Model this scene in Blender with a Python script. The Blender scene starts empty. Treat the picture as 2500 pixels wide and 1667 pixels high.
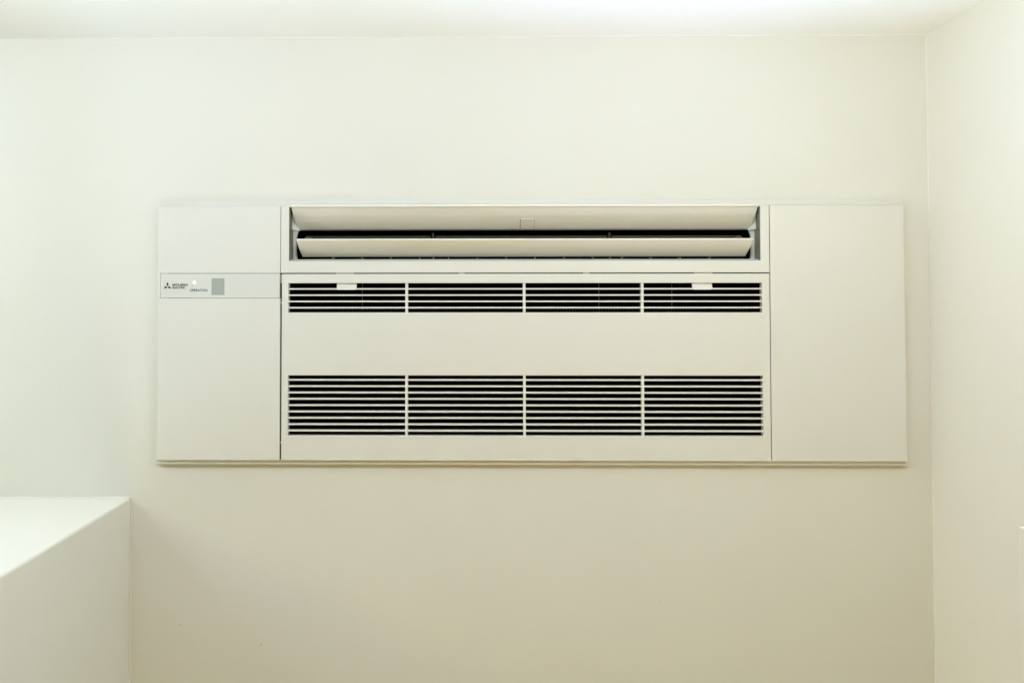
import bpy, bmesh, math, random
from mathutils import Matrix, Vector

# ------------------------------------------------------------------ basics
# Everything is built in "ceiling coordinates": u to the right, v up in the
# picture, w down from the ceiling into the room (metres).  The room's world
# frame is Z up, so each top-level object is turned half a turn about X and
# hung at the ceiling height H.
H = 2.70
scene = bpy.context.scene
col = scene.collection


def world(u, v, w):
    return Vector((u, -v, H - w))


# ------------------------------------------------------------------ camera
cam_data = bpy.data.cameras.new("camera")
cam = bpy.data.objects.new("camera", cam_data)
col.objects.link(cam)
cam_data.sensor_width = 36.0
cam_data.lens = 2400.0 / 2500.0 * 36.0
cam_data.shift_x = 0.0456
cam_data.shift_y = -0.0822
cam_data.clip_start = 0.02
cam_data.clip_end = 100.0
Ux = Vector((0.99986787, -0.00118646, -0.01621226))
Dn = Vector((0.00069968, 0.99954972, -0.02999786))
Nf = Vector((0.01624055, 0.02998255, 0.99941848))


def axis(i):                      # camera axis i seen in the room
    return Vector((Ux[i], Dn[i], Nf[i]))


right, down, fwd = axis(0), axis(1), axis(2)
m = Matrix((right, -down, -fwd)).transposed().to_4x4()
m.translation = world(-0.0772, 0.0741, 1.6020)
cam.matrix_world = m
scene.camera = cam

# ------------------------------------------------------------------ light
wd = bpy.data.worlds.new("World")
scene.world = wd
wd.use_nodes = True
bg = wd.node_tree.nodes["Background"]
bg.inputs[0].default_value = (0.86, 1.0, 1.0, 1)
bg.inputs[1].default_value = 0.055

# name, position (u, v, w), aim, diameter, beam angle, watts, colour
FILL_LIGHTS = [  # all added fill lights out of view, balanced for brightness; no real fittings
    ("fill_left", (-2.0, 0.40, 0.8), (0.0, 0.05, 0.0), 0.2, 180, 5.16, (1.00, 0.98, 0.40)),
    ("fill_high_left", (-1.3, 0.38, 0.5), (0.0, 0.05, 0.0), 0.3, 180, 3.25, (0.69, 0.79, 1.00)),
    ("fill_wall_strip", (-0.15, 0.455, 0.9), (-0.15, 0.3, 0.0), (1.5, 0.03), 180, 4.15, (0.66, 0.74, 1.00)),
    ("fill_right_strip", (0.35, 0.455, 1.0), (0.3, 0.2, 0.0), (0.5, 0.03), 180, 2.24, (1.00, 0.83, 0.43)),
    ("fill_wall_wash", (0.4, -1.0, 1.2), (0.3, 0.48, 0.9), 0.4, 70, 4.13, (0.56, 0.88, 1.00)),
    ("fill_wall_beam", (-0.4, -1.0, 1.0), (-0.5, 0.48, 0.6), 0.3, 50, 0.90, (1.00, 1.00, 0.99)),
    ("fill_left_beam", (-0.6, -1.2, 1.2), (-0.9, 0.48, 0.5), 0.3, 60, 1.71, (0.23, 0.53, 1.00)),
    ("fill_far_beam", (0.2, -1.8, 0.7), (0.2, 0.48, 0.4), 0.3, 25, 0.74, (0.50, 0.54, 1.00)),
    ("fill_warm_low", (-0.5, -1.6, 2.3), (0.0, 0.05, 0.0), 0.6, 180, 10.47, (1.00, 0.64, 0.03)),  # added warm fill from below, not a lamp of the room
    ("fill_warm_far", (-0.9, -5.0, 0.7), (0.0, 0.05, 0.0), 0.8, 180, 27.18, (1.00, 0.47, 0.02)),  # added warm fill from far off, no known source there
]
for nm, loc, aim, size, spread, watts, colr in FILL_LIGHTS:
    ld = bpy.data.lights.new(nm, "AREA")
    if isinstance(size, tuple):
        ld.shape = "RECTANGLE"
        ld.size, ld.size_y = size
    else:
        ld.shape = "DISK"
        ld.size = size
    ld.energy = watts
    ld.spread = math.radians(spread)
    ld.color = colr
    lo = bpy.data.objects.new(nm, ld)
    col.objects.link(lo)
    p, a = world(*loc), world(*aim)
    lo.location = p
    lo.rotation_euler = (a - p).to_track_quat("-Z", "Y").to_euler()

vs = scene.view_settings
vs.view_transform = "Standard"
vs.look = "None"
vs.exposure = 0.0
vs.gamma = 1.0
vs.use_curve_mapping = False
scene.cycles.max_bounces = 8
scene.cycles.diffuse_bounces = 6
scene.cycles.use_denoising = True


# ------------------------------------------------------------------ materials
def mat(name, base, rough=0.5, spec=0.5, var=0.0, var_scale=3.0, bump=0.0,
        bump_scale=400.0, emit=0.0, detail=4.0):
    mt = bpy.data.materials.new(name)
    mt.use_nodes = True
    nt = mt.node_tree
    b = nt.nodes["Principled BSDF"]
    b.inputs["Roughness"].default_value = rough
    b.inputs["Specular IOR Level"].default_value = spec
    b.inputs["Base Color"].default_value = (*base, 1)
    tc = nt.nodes.new("ShaderNodeTexCoord")
    if var:
        nz = nt.nodes.new("ShaderNodeTexNoise")
        nz.inputs["Scale"].default_value = var_scale
        nz.inputs["Detail"].default_value = detail
        rp = nt.nodes.new("ShaderNodeValToRGB")
        rp.color_ramp.elements[0].position = 0.3
        rp.color_ramp.elements[1].position = 0.7
        rp.color_ramp.elements[0].color = (*[c * (1 - var) for c in base], 1)
        rp.color_ramp.elements[1].color = (*[min(1, c * (1 + var)) for c in base], 1)
        nt.links.new(tc.outputs["Object"], nz.inputs["Vector"])
        nt.links.new(nz.outputs["Fac"], rp.inputs["Fac"])
        nt.links.new(rp.outputs["Color"], b.inputs["Base Color"])
    if bump:
        nb = nt.nodes.new("ShaderNodeTexNoise")
        nb.inputs["Scale"].default_value = bump_scale
        nb.inputs["Detail"].default_value = 3.0
        bp = nt.nodes.new("ShaderNodeBump")
        bp.inputs["Strength"].default_value = bump
        bp.inputs["Distance"].default_value = 0.001
        nt.links.new(tc.outputs["Object"], nb.inputs["Vector"])
        nt.links.new(nb.outputs["Fac"], bp.inputs["Height"])
        nt.links.new(bp.outputs["Normal"], b.inputs["Normal"])
    if emit:
        b.inputs["Emission Color"].default_value = (1, 1, 0.97, 1)
        b.inputs["Emission Strength"].default_value = emit
    return mt


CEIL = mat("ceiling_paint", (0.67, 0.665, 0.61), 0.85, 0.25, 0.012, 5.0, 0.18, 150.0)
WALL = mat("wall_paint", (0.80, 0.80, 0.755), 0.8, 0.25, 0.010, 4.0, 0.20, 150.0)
WALL_LEFT_DIMMED = mat("wall_paint_dimmed", (0.765, 0.765, 0.72), 0.8, 0.25, 0.010, 4.0, 0.20, 150.0)  # same wall paint, darkened to offset too much light on this corner
WALL_BACK_LIT = mat("wall_paint_lightened", (0.86, 0.86, 0.84), 0.8, 0.25, 0.006, 4.0, 0.20, 150.0)  # wall paint lightened to stand in for stronger light on this wall
CAULK = mat("caulk", (0.84, 0.84, 0.81), 0.6, 0.4, 0.03, 60.0, 0.2, 120.0)
TRIM = mat("trim_paint", (0.82, 0.82, 0.79), 0.45, 0.5, 0.01, 9.0)
PLASTIC = mat("white_plastic", (0.655, 0.65, 0.60), 0.42, 0.45, 0.008, 7.0, 0.03, 900.0)
PLASTIC2 = mat("grille_plastic", (0.72, 0.715, 0.67), 0.38, 0.5, 0.008, 9.0)
CREAM = mat("cream_plastic", (0.74, 0.71, 0.62), 0.45, 0.4, 0.012, 6.0)
STRIP = mat("display_plastic", (0.635, 0.645, 0.605), 0.22, 0.5, 0.006, 12.0)
GREY = mat("grey_plastic", (0.22, 0.225, 0.195), 0.6, 0.3, 0.05, 30.0)
CHEEK = mat("cheek_plastic", (0.66, 0.68, 0.62), 0.5, 0.4, 0.02, 20.0)
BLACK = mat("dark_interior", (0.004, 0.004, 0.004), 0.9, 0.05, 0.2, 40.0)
OLIVE = mat("dark_brown_plastic", (0.030, 0.026, 0.012), 0.45, 0.4, 0.1, 20.0)
OLIVE_EDGE = mat("brown_plastic_edge", (0.07, 0.062, 0.035), 0.5, 0.3)
FIN = mat("fin_plastic", (0.10, 0.095, 0.06), 0.6, 0.3)
INK = mat("dark_print", (0.035, 0.04, 0.032), 0.5, 0.3)
INK2 = mat("grey_print", (0.05, 0.055, 0.048), 0.5, 0.3)
WINDOW = mat("receiver_window", (0.345, 0.385, 0.35), 0.2, 0.5, 0.01, 40.0)
LED = mat("lit_indicator", (0.9, 0.9, 0.9), 0.4, 0.3, emit=0.9)
LEDOFF = mat("unlit_indicator", (0.62, 0.63, 0.61), 0.4, 0.4)
SEAMTAB = mat("seam_plastic", (0.34, 0.34, 0.27), 0.5, 0.3)


# ------------------------------------------------------------------ mesh helpers
def finish(name, bm, material, parent=None, smooth=False, **props):
    bmesh.ops.recalc_face_normals(bm, faces=bm.faces)
    me = bpy.data.meshes.new(name)
    bm.to_mesh(me)
    bm.free()
    me.materials.append(material)
    if smooth:
        for p in me.polygons:
            p.use_smooth = True
    o = bpy.data.objects.new(name, me)
    col.objects.link(o)
    if parent is None:
        o.location = (0, 0, H)
        o.rotation_euler = (math.pi, 0, 0)
    else:
        o.parent = parent
    for k, v in props.items():
        o[k] = v
    return o


def add_box(bm, u0, u1, v0, v1, w0, w1):
    r = bmesh.ops.create_cube(bm, size=1.0)
    for v in r["verts"]:
        v.co = Vector(((u0 + u1) / 2 + v.co.x * (u1 - u0),
                       (v0 + v1) / 2 + v.co.y * (v1 - v0),
                       (w0 + w1) / 2 + v.co.z * (w1 - w0)))
    return r["verts"]


def sharp_bevel(bm, width, seg=2, angle=0.5):
    es = [e for e in bm.edges if len(e.link_faces) == 2 and e.calc_face_angle(0) > angle]
    if width > 0:
        bmesh.ops.bevel(bm, geom=es, offset=width, segments=seg, affect="EDGES",
                        profile=0.5, clamp_overlap=True)


def box(name, u0, u1, v0, v1, w0, w1, material, parent=None, bevel=0.0005, seg=2, **props):
    bm = bmesh.new()
    add_box(bm, u0, u1, v0, v1, w0, w1)
    bmesh.ops.recalc_face_normals(bm, faces=bm.faces)
    sharp_bevel(bm, bevel, seg)
    return finish(name, bm, material, parent, **props)


def slab(name, us, vs_, solid, w0, w1, material, parent=None, bevel=0.0006, seg=2, **props):
    """A plate cut by grid lines us, vs_; solid(i, j) says which cells exist."""
    bm = bmesh.new()
    g = {}
    for i, u in enumerate(us):
        for j, v in enumerate(vs_):
            g[i, j] = bm.verts.new((u, v, w1))
    fs = []
    for i in range(len(us) - 1):
        for j in range(len(vs_) - 1):
            if solid(i, j):
                fs.append(bm.faces.new((g[i, j], g[i + 1, j], g[i + 1, j + 1], g[i, j + 1])))
    bmesh.ops.delete(bm, geom=[v for v in bm.verts if not v.link_faces], context="VERTS")
    r = bmesh.ops.extrude_face_region(bm, geom=fs, use_keep_orig=True)
    for e in r["geom"]:
        if isinstance(e, bmesh.types.BMVert):
            e.co.z = w0
    bmesh.ops.recalc_face_normals(bm, faces=bm.faces)
    sharp_bevel(bm, bevel, seg)
    return finish(name, bm, material, parent, **props)


def strip(name, rows, thick, material, parent=None, smooth=False, **props):
    """A plate whose front is the quad strip through rows of (left, right) points."""
    bm = bmesh.new()
    fr = [[bm.verts.new(p) for p in row] for row in rows]
    fs = []
    for a, b in zip(fr, fr[1:]):
        for k in range(len(a) - 1):
            fs.append(bm.faces.new((a[k], a[k + 1], b[k + 1], b[k])))
    r = bmesh.ops.extrude_face_region(bm, geom=fs, use_keep_orig=True)
    for e in r["geom"]:
        if isinstance(e, bmesh.types.BMVert):
            e.co += Vector(thick)
    return finish(name, bm, material, parent, smooth, **props)


def polygon(name, pts, w0, w1, material, parent=None, **props):
    bm = bmesh.new()
    vv = [bm.verts.new((p[0], p[1], w1)) for p in pts]
    f = bm.faces.new(vv)
    r = bmesh.ops.extrude_face_region(bm, geom=[f], use_keep_orig=True)
    for e in r["geom"]:
        if isinstance(e, bmesh.types.BMVert):
            e.co.z = w0
    return finish(name, bm, material, parent, **props)


def disc(name, u, v, r, w0, w1, material, parent):
    pts = [(u + r * math.cos(t * math.tau / 24), v + r * math.sin(t * math.tau / 24)) for t in range(24)]
    return polygon(name, pts, w0, w1, material, parent)


def lettering(name, text, u0, u1, v0, v1, w, material, parent, weight=0.0, spacing=1.0):
    cu = bpy.data.curves.new(name, "FONT")
    cu.body = text
    cu.size = 1.0
    cu.offset = weight
    cu.space_character = spacing
    cu.resolution_u = 4
    tmp = bpy.data.objects.new(name, cu)
    col.objects.link(tmp)
    dg = bpy.context.evaluated_depsgraph_get()
    me = bpy.data.meshes.new_from_object(tmp.evaluated_get(dg))
    bpy.data.objects.remove(tmp)
    xs = [q.co.x for q in me.vertices]
    ys = [q.co.y for q in me.vertices]
    for q in me.vertices:
        q.co = Vector((u0 + (q.co.x - min(xs)) / (max(xs) - min(xs)) * (u1 - u0),
                       v0 + (q.co.y - min(ys)) / (max(ys) - min(ys)) * (v1 - v0), w))
    me.materials.clear()
    me.materials.append(material)
    o = bpy.data.objects.new(name, me)
    col.objects.link(o)
    o.parent = parent
    return o


# ------------------------------------------------------------------ the room
UR, VT, UB, VB = 0.6480, 0.4835, -0.6470, -0.2680     # right wall, far wall, wall corner
LOW, LEFT, DROP = -2.4, -2.6, 2.55

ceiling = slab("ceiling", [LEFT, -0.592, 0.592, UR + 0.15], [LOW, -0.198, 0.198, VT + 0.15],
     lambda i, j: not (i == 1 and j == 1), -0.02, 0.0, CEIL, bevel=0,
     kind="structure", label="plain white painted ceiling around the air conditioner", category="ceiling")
box("wall_back", LEFT, UR + 0.15, VT, VT + 0.15, 0.0005, DROP, WALL_BACK_LIT, bevel=0,
    kind="structure", label="brightly lit white wall along the top of the photo", category="wall")
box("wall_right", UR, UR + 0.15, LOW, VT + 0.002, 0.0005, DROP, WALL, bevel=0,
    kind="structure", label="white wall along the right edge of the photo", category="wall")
box("wall_left", LEFT, UB, LOW, VB, 0.0005, DROP, WALL_LEFT_DIMMED, bevel=0.0035, seg=3,
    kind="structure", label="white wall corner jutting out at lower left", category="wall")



def bead(name, p, q, a, b, size, parent):
    """Thin hand-run bead of caulk from p to q along the corner between directions a and b."""
    bm = bmesh.new()
    n = 60
    prev = None
    rnd = random.Random(7)
    for k in range(n + 1):
        c = Vector(p).lerp(Vector(q), k / n)
        s1, s2 = size * rnd.uniform(0.7, 1.2), size * rnd.uniform(0.7, 1.2)
        ring = [bm.verts.new(c - Vector(a) * 0.0005 - Vector(b) * 0.0005), bm.verts.new(c + Vector(a) * s1 - Vector(b) * 0.0004),
                bm.verts.new(c + (Vector(a) * s1 + Vector(b) * s2) * 0.33), bm.verts.new(c + Vector(b) * s2 - Vector(a) * 0.0004)]
        if prev:
            for i in range(4):
                bm.faces.new((prev[i], prev[(i + 1) % 4], ring[(i + 1) % 4], ring[i]))
        prev = ring
    return finish(name, bm, CAULK, parent, smooth=True)


bead("caulk_bead", (-1.4, VT, 0.0003), (UR, VT, 0.0003), (0, -1, 0), (0, 0, 1), 0.0016, ceiling)
bead("caulk_bead", (UR, VT, 0.0003), (UR, -1.2, 0.0003), (-1, 0, 0), (0, 0, 1), 0.0013, ceiling)
bead("caulk_bead", (-1.4, VB, 0.0003), (UB, VB, 0.0003), (0, 1, 0), (0, 0, 1), 0.0013, ceiling)
bead("caulk_bead", (UB, VB, 0.0003), (UB, -1.2, 0.0003), (1, 0, 0), (0, 0, 1), 0.0013, ceiling)


SPECK = mat("speck", (0.22, 0.20, 0.15), 0.8, 0.2)
for u, v, r in ((-0.5665, -0.4715, 0.0008), (-0.4340, -0.5035, 0.0010), (0.21, -0.43, 0.0006)):
    pts = [(u + r * math.cos(t * math.tau / 7) * (1 + 0.3 * math.sin(3 * t)), v + r * math.sin(t * math.tau / 7)) for t in range(7)]
    polygon("paint_speck", pts, 0.0, 0.0004, SPECK, ceiling)

# ------------------------------------------------------------------ door casing on the right wall
box("door_casing", UR - 0.010, UR - 0.0005, -1.6, -0.2450, 0.2700, 0.340, TRIM, bevel=0.002,
    label="white door casing end cut off by the right edge of the photo", category="door casing")

# ------------------------------------------------------------------ the air conditioner
ac = bpy.data.objects.new("air_conditioner", None)
col.objects.link(ac)
ac.location = (0, 0, H)
ac.rotation_euler = (math.pi, 0, 0)
ac["label"] = "wide off-white ceiling cassette air conditioner with open vane and two black grilles"
ac["category"] = "air conditioner"
mm = 0.001
F = 18 * mm                                   # front face of the panels

# flange against the ceiling: a ring, so that the inside stays open
bmf = slab("flange", [-0.6045, -0.5960, 0.5955, 0.6025], [-0.2122, -0.2030, 0.2038, 0.2127],
           lambda i, j: not (i == 1 and j == 1), 0.0003, 11 * mm, PLASTIC, ac, bevel=0.0018, seg=3)
# closed dark housing up in the ceiling
slab("housing", [-0.590, -0.586, 0.586, 0.590], [-0.197, -0.193, 0.193, 0.197],
     lambda i, j: not (i == 1 and j == 1), -0.14, 0.0, BLACK, ac, bevel=0)
box("housing_back", -0.590, 0.590, -0.197, 0.197, -0.145, -0.1405, BLACK, ac, bevel=0)

# cover on the left with a slot for the display strip
SLOT = (-0.5970, -0.4026, 0.0558, 0.0961)
cover = slab("side_cover", [-0.6000, SLOT[0], -0.40195], [-0.2042, SLOT[2], SLOT[3], 0.2042],
             lambda i, j: not (i == 1 and j == 1), 11.4 * mm, F, PLASTIC, ac, bevel=0.0007, seg=3,
             label="left cover with the display strip")
box("side_cover", 0.3860, 0.6000, -0.2042, 0.2040, 11.4 * mm, F + 0.0002, PLASTIC, ac, bevel=0.0007, seg=3,
    label="plain right cover")

# display strip
disp = box("display_strip", SLOT[0] + 0.0005, SLOT[1] - 0.0002, SLOT[2] + 0.0006, SLOT[3] - 0.0006,
           11.6 * mm, F - 0.0002, STRIP, ac, bevel=0.0003, label="pale display strip with logo and lights")
W1 = F - 0.0002
WP = W1 + 0.00015
# three-diamond logo
cx, cy, s = -0.58515, 0.07515, 0.00680


def rhombus(name, a):
    d1 = Vector((math.cos(a), math.sin(a)))
    n1 = Vector((-d1.y, d1.x))
    c = Vector((cx, cy))
    pts = [c + d1 * 0.0002, c + d1 * s * 0.5 + n1 * s * 0.2887, c + d1 * s, c + d1 * s * 0.5 - n1 * s * 0.2887]
    return polygon(name, pts, W1 - 0.0001, WP, INK, disp)


for a in (90, 210, 330):
    rhombus("logo_diamond", math.radians(a))
lettering("lettering", "MITSUBISHI", -0.5772, -0.5525, 0.0756, 0.0792, WP, INK, disp, 0.03, 0.92)
lettering("lettering", "ELECTRIC", -0.5772, -0.5561, 0.0711, 0.0747, WP, INK, disp, 0.03, 0.92)
lettering("lettering", "OPERATION", -0.5487, -0.5201, 0.0665, 0.0708, WP, INK2, disp, 0.02)
disc("indicator_light", -0.5416, 0.0812, 0.0024, W1 - 0.0002, WP + 0.0001, LED, disp)
disc("indicator_light", -0.5271, 0.0812, 0.0014, W1 - 0.0002, WP, LEDOFF, disp)
box("receiver_window", -0.5135, -0.4927, 0.0610, 0.0880, W1 - 0.0004, WP, WINDOW, disp, bevel=0.00012)

# ---------------------------------------------------------------- outlet section
OL, OR_, OB, OT = -0.3882, 0.3710, 0.1160, 0.2030      # outlet opening
OC = (OL + OR_) / 2
outlet = slab("outlet_frame", [-0.4012, OL, OR_, 0.3850], [0.0966, OB, OT, 0.2042],
              lambda i, j: not (i == 1 and j == 1), 11.4 * mm, F, PLASTIC, ac, bevel=0.0006, seg=3)


def mirror(fn):
    for sgn in (-1, 1):
        fn(sgn)


HALF = (OR_ - OL) / 2


def U_(sgn, inset):                    # u of a point 'inset' in from the side wall
    return OC + sgn * (HALF - inset)


# side walls of the opening, grey, shallower above the joint
def side_walls(sgn):
    a, b = sorted((U_(sgn, 0.0005), U_(sgn, -0.003)))
    box("side_wall", a, b, 0.1682, OT - 0.0012, -6 * mm, F - 0.0012, GREY, outlet, bevel=0.0002)
    box("side_wall", a, b, OB, 0.1676, -15.5 * mm, F - 0.0012, GREY, outlet, bevel=0.0002)


mirror(side_walls)
# bottom ledge of the opening: grey lip and a light one behind it
box("lip", OL, OR_, OB - 0.004, OB + 0.0013, 6 * mm, F - 0.0022, GREY, outlet, bevel=0.0002)
box("lip", OL, OR_, OB - 0.002, OB + 0.0026, -4 * mm, 5.5 * mm, CHEEK, outlet, bevel=0.0003)

# curved deflector above the slot
prof = [(0.2036, 16.8, 3.4), (0.2015, 14.6, 3.5), (0.1985, 12.4, 3.6), (0.1935, 8.6, 4.1), (0.1890, 5.0, 4.6), (0.1863, 2.4, 5.0),
        (0.1840, 0.0, 5.4), (0.1805, -3.4, 6.1), (0.1765, -7.6, 6.9), (0.1715, -12.8, 7.9), (0.1685, -16.2, 8.6), (0.1672, -21.0, 9.0)]
rows = [[(U_(-1, i * mm), v, w * mm), (U_(1, i * mm), v, w * mm)] for v, w, i in prof]
defl = strip("deflector", rows, (0, 0.003, -0.001), CREAM, ac, smooth=False)
# light edge along the top of the deflector
box("deflector_edge", U_(-1, 0.003), U_(1, 0.003), 0.2032, 0.2046, 15.5 * mm, 17.2 * mm, PLASTIC2, ac, bevel=0.0004)
# small square clip on the deflector
clip_rows = [[(-0.0125, 0.1842, 1.2 * mm), (0.0092, 0.1842, 1.2 * mm)],
             [(-0.0125, 0.1764, -7.0 * mm), (0.0088, 0.1764, -7.0 * mm)],
             [(-0.0125, 0.1686, -15.2 * mm), (0.0080, 0.1686, -15.2 * mm)]]
strip("clip", clip_rows, (0, 0.0012, -0.001), CREAM, defl)
for a, b in ((-0.0139, -0.0126), (0.0093, 0.0098)):
    strip("clip_gap", [[(a, v, w + 0.0003), (b, v, w + 0.0003)] for (_, v, w), _r in clip_rows], (0, 0.0012, -0.001), SEAMTAB, defl)


# cheeks: upper (beside the deflector) and lower (round cut for the vane)
def cheeks(sgn):
    rr = [[(U_(sgn, -0.001), v, -4.5 * mm), (U_(sgn, 0.011), v - (0.0022 if v < 0.18 else 0), -15.0 * mm)] for v in (0.2000, 0.1850, 0.1682)]
    strip("upper_cheek", rr, (sgn * 0.004, 0, -0.002), CHEEK, outlet)
    pts = [(U_(sgn, -0.002), 0.1675), (U_(sgn, -0.002), OB)]
    arc = [(0.1160, 8.6), (0.1200, 7.0), (0.1260, 6.0), (0.1340, 5.4), (0.1420, 5.1), (0.1500, 5.2), (0.1560, 5.9), (0.1610, 7.0), (0.1657, 8.4)]
    pts += [(U_(sgn, i * mm), v) for v, i in arc]
    polygon("lower_cheek", pts, -22 * mm, -15 * mm, CHEEK, outlet)
    # dark ring just inside the cheek
    a, b = sorted((U_(sgn, -0.002), U_(sgn, 0.008)))
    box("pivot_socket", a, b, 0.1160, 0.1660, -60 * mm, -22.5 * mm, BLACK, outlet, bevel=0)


mirror(cheeks)
# pivot disc seen at the right end behind the vane
for sgn, mt_ in ((1, OLIVE), (-1, OLIVE)):
    c0 = U_(sgn, 0.0150)
    pts = [(c0 - sgn * 0.009 + 0.0085 * math.cos(t * math.tau / 20), 0.147 + 0.0105 * math.sin(t * math.tau / 20)) for t in range(20)]
    polygon("pivot", pts, -30 * mm, -20 * mm, FIN, outlet)

# the vane: a thin curved blade, upper edge tipped out into the room
vp = []
for k in range(9):
    t = k / 8.0
    v = 0.1490 - 0.0256 * t
    w = 21.0 - 30.0 * t + 1.6 * math.sin(math.pi * t)
    ins = 12.9 + (1.7 * t + 3.2 * t * t)
    vp.append((v, w, ins))
rows = [[(U_(-1, i * mm), v, w * mm), (U_(1, i * mm), v, w * mm)] for v, w, i in vp]
bmv = bmesh.new()
fr = [[bmv.verts.new(p) for p in r] for r in rows]
fs = [bmv.faces.new((a[0], a[1], b[1], b[0])) for a, b in zip(fr, fr[1:])]
r_ = bmesh.ops.extrude_face_region(bmv, geom=fs, use_keep_orig=True)
for e in r_["geom"]:
    if isinstance(e, bmesh.types.BMVert):
        e.co += Vector((0, 0.0024, -0.0008))
vane = finish("vane", bmv, CREAM, ac, smooth=False, label="open cream air vane")
box("vane_edge", U_(-1, 0.0129), U_(1, 0.0129), 0.1487, 0.1504, 19.0 * mm, 21.6 * mm, PLASTIC2, vane, bevel=0.0004)

# inside the slot: second blade in three lengths, holders, and fins
AX = [-0.3725, -0.1574, 0.1355, 0.354]
for a, b in zip(AX, AX[1:]):
    bl = box("inner_blade", a + 0.004, b - 0.004, 0.143, 0.1580, -33 * mm, -30 * mm, OLIVE, ac, bevel=0.0003)
    box("blade_edge", a + 0.004, b - 0.004, 0.1570, 0.1584, -30 * mm, -28.6 * mm, OLIVE_EDGE, bl, bevel=0.0003)
for u in AX[1:3]:
    box("blade_holder", u - 0.0015, u + 0.0015, 0.144, 0.1635, -36 * mm, -27 * mm, OLIVE, ac, bevel=0.0003)
for u in (-0.3215, -0.2735, -0.2262, -0.1785, -0.1560, -0.1312, -0.0837, -0.0362, 0.0112, 0.0587, 0.1062, 0.1340, 0.1537, 0.2008, 0.2482, 0.2962):
    box("fin", u - 0.0005, u + 0.0005, 0.1165, 0.1235, -30 * mm, -6 * mm, FIN, ac, bevel=0)
# dark box behind the slot
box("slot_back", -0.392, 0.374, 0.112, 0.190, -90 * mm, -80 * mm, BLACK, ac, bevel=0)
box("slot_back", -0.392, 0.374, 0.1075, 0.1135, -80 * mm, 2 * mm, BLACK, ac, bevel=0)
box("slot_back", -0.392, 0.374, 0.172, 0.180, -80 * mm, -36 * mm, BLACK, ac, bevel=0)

# ---------------------------------------------------------------- intake door with two grilles
DL, DR, DB, DT = -0.3994, 0.3848, -0.2042, 0.0949
GL, GR = -0.3888, 0.3727
G1 = (0.0326, 0.0800)
G2 = (-0.1646, -0.0683)
door = slab("intake_door", [DL, GL, GR, DR], [DB, G2[0], G2[1], G1[0], G1[1], DT],
            lambda i, j: not (i == 1 and j in (1, 3)), 4 * mm, F, PLASTIC, ac, bevel=0.0007, seg=3)
S = 1.15 * mm
# one slat mesh shared by all
slat0 = box("slat", GL - 0.001, GR + 0.001, -S, S, 7 * mm, F - 0.0006, PLASTIC2, door, bevel=0.0004)
ys = [0.0707, 0.0606, 0.0505, 0.0404] + [-0.0757 - 0.01015 * k for k in range(9)]
for k, y in enumerate(ys):
    o = slat0 if k == 0 else slat0.copy()
    if k:
        col.objects.link(o)
        o.parent = door
    o.location = (0, y, 0)
for u in (-0.1977, -0.0080, 0.1816):
    for lo, hi in (G1, G2):
        box("mullion", u - 0.0020, u + 0.0020, lo - 0.001, hi + 0.001, 5 * mm, F - 0.0011, PLASTIC2, door, bevel=0.0004)
for u in (-0.2950, 0.2782):
    rows = [[(u - 0.0158, 0.0806, 12.5 * mm), (u + 0.0158, 0.0806, 12.5 * mm)],
            [(u - 0.0158, 0.0760, 13.2 * mm), (u + 0.0158, 0.0760, 13.2 * mm)],
            [(u - 0.0158, 0.0725, 15.4 * mm), (u + 0.0158, 0.0725, 15.4 * mm)],
            [(u - 0.0158, 0.0700, 17.7 * mm), (u + 0.0158, 0.0700, 17.7 * mm)],
            [(u - 0.0135, 0.0692, 17.9 * mm), (u + 0.0135, 0.0692, 17.9 * mm)]]
    strip("latch", rows, (0, 0, -0.004), PLASTIC2, door)

# filter net and stiffening ribs just visible behind the bars
net = bmesh.new()
for k in range(150):
    u = -0.372 + k * 0.00488
    add_box(net, u, u + 0.0007, 0.0300, 0.0395, -0.0120, -0.0114)
finish("filter_net", net, mat("filter_mesh", (0.035, 0.035, 0.03), 0.7, 0.3, 0.6, 90.0), ac, kind="stuff")
for u in (-0.2735, 0.1150, 0.2340):
    box("filter_rib", u, u + 0.0012, 0.036, 0.082, -0.014, -0.011, OLIVE, ac, bevel=0)

# seams: small catches bridging the gaps
for u0, u1 in ((-0.3119, -0.2834), (-0.1134, -0.1042), (0.0869, 0.0968), (0.2654, 0.2942)):
    box("seam_catch", u0, u1, 0.0945, 0.0972, 8 * mm, 16.2 * mm, SEAMTAB, ac, bevel=0.0002)
for v0, v1, mt_, d in ((0.0800, 0.0945, SEAMTAB, 15.5), (0.0478, 0.0494, PLASTIC, 17.0), (-0.1770, -0.1754, PLASTIC, 17.0)):
    box("seam_catch", -0.4026, -0.3988, v0, v1, 8 * mm, d * mm, mt_, ac, bevel=0.0002)
# dark liners under the seams
for a, b, c, d, w in ((-0.4030, -0.3985, -0.2035, 0.0935, 12.0), (0.3840, 0.3868, -0.2035, 0.2030, 9.5),
                      (-0.4005, 0.3845, 0.0940, 0.0978, 14.0)):
    box("seam_liner", a, b, c, d, 3 * mm, w * mm, BLACK, ac, bevel=0)

bpy.context.view_layer.update()
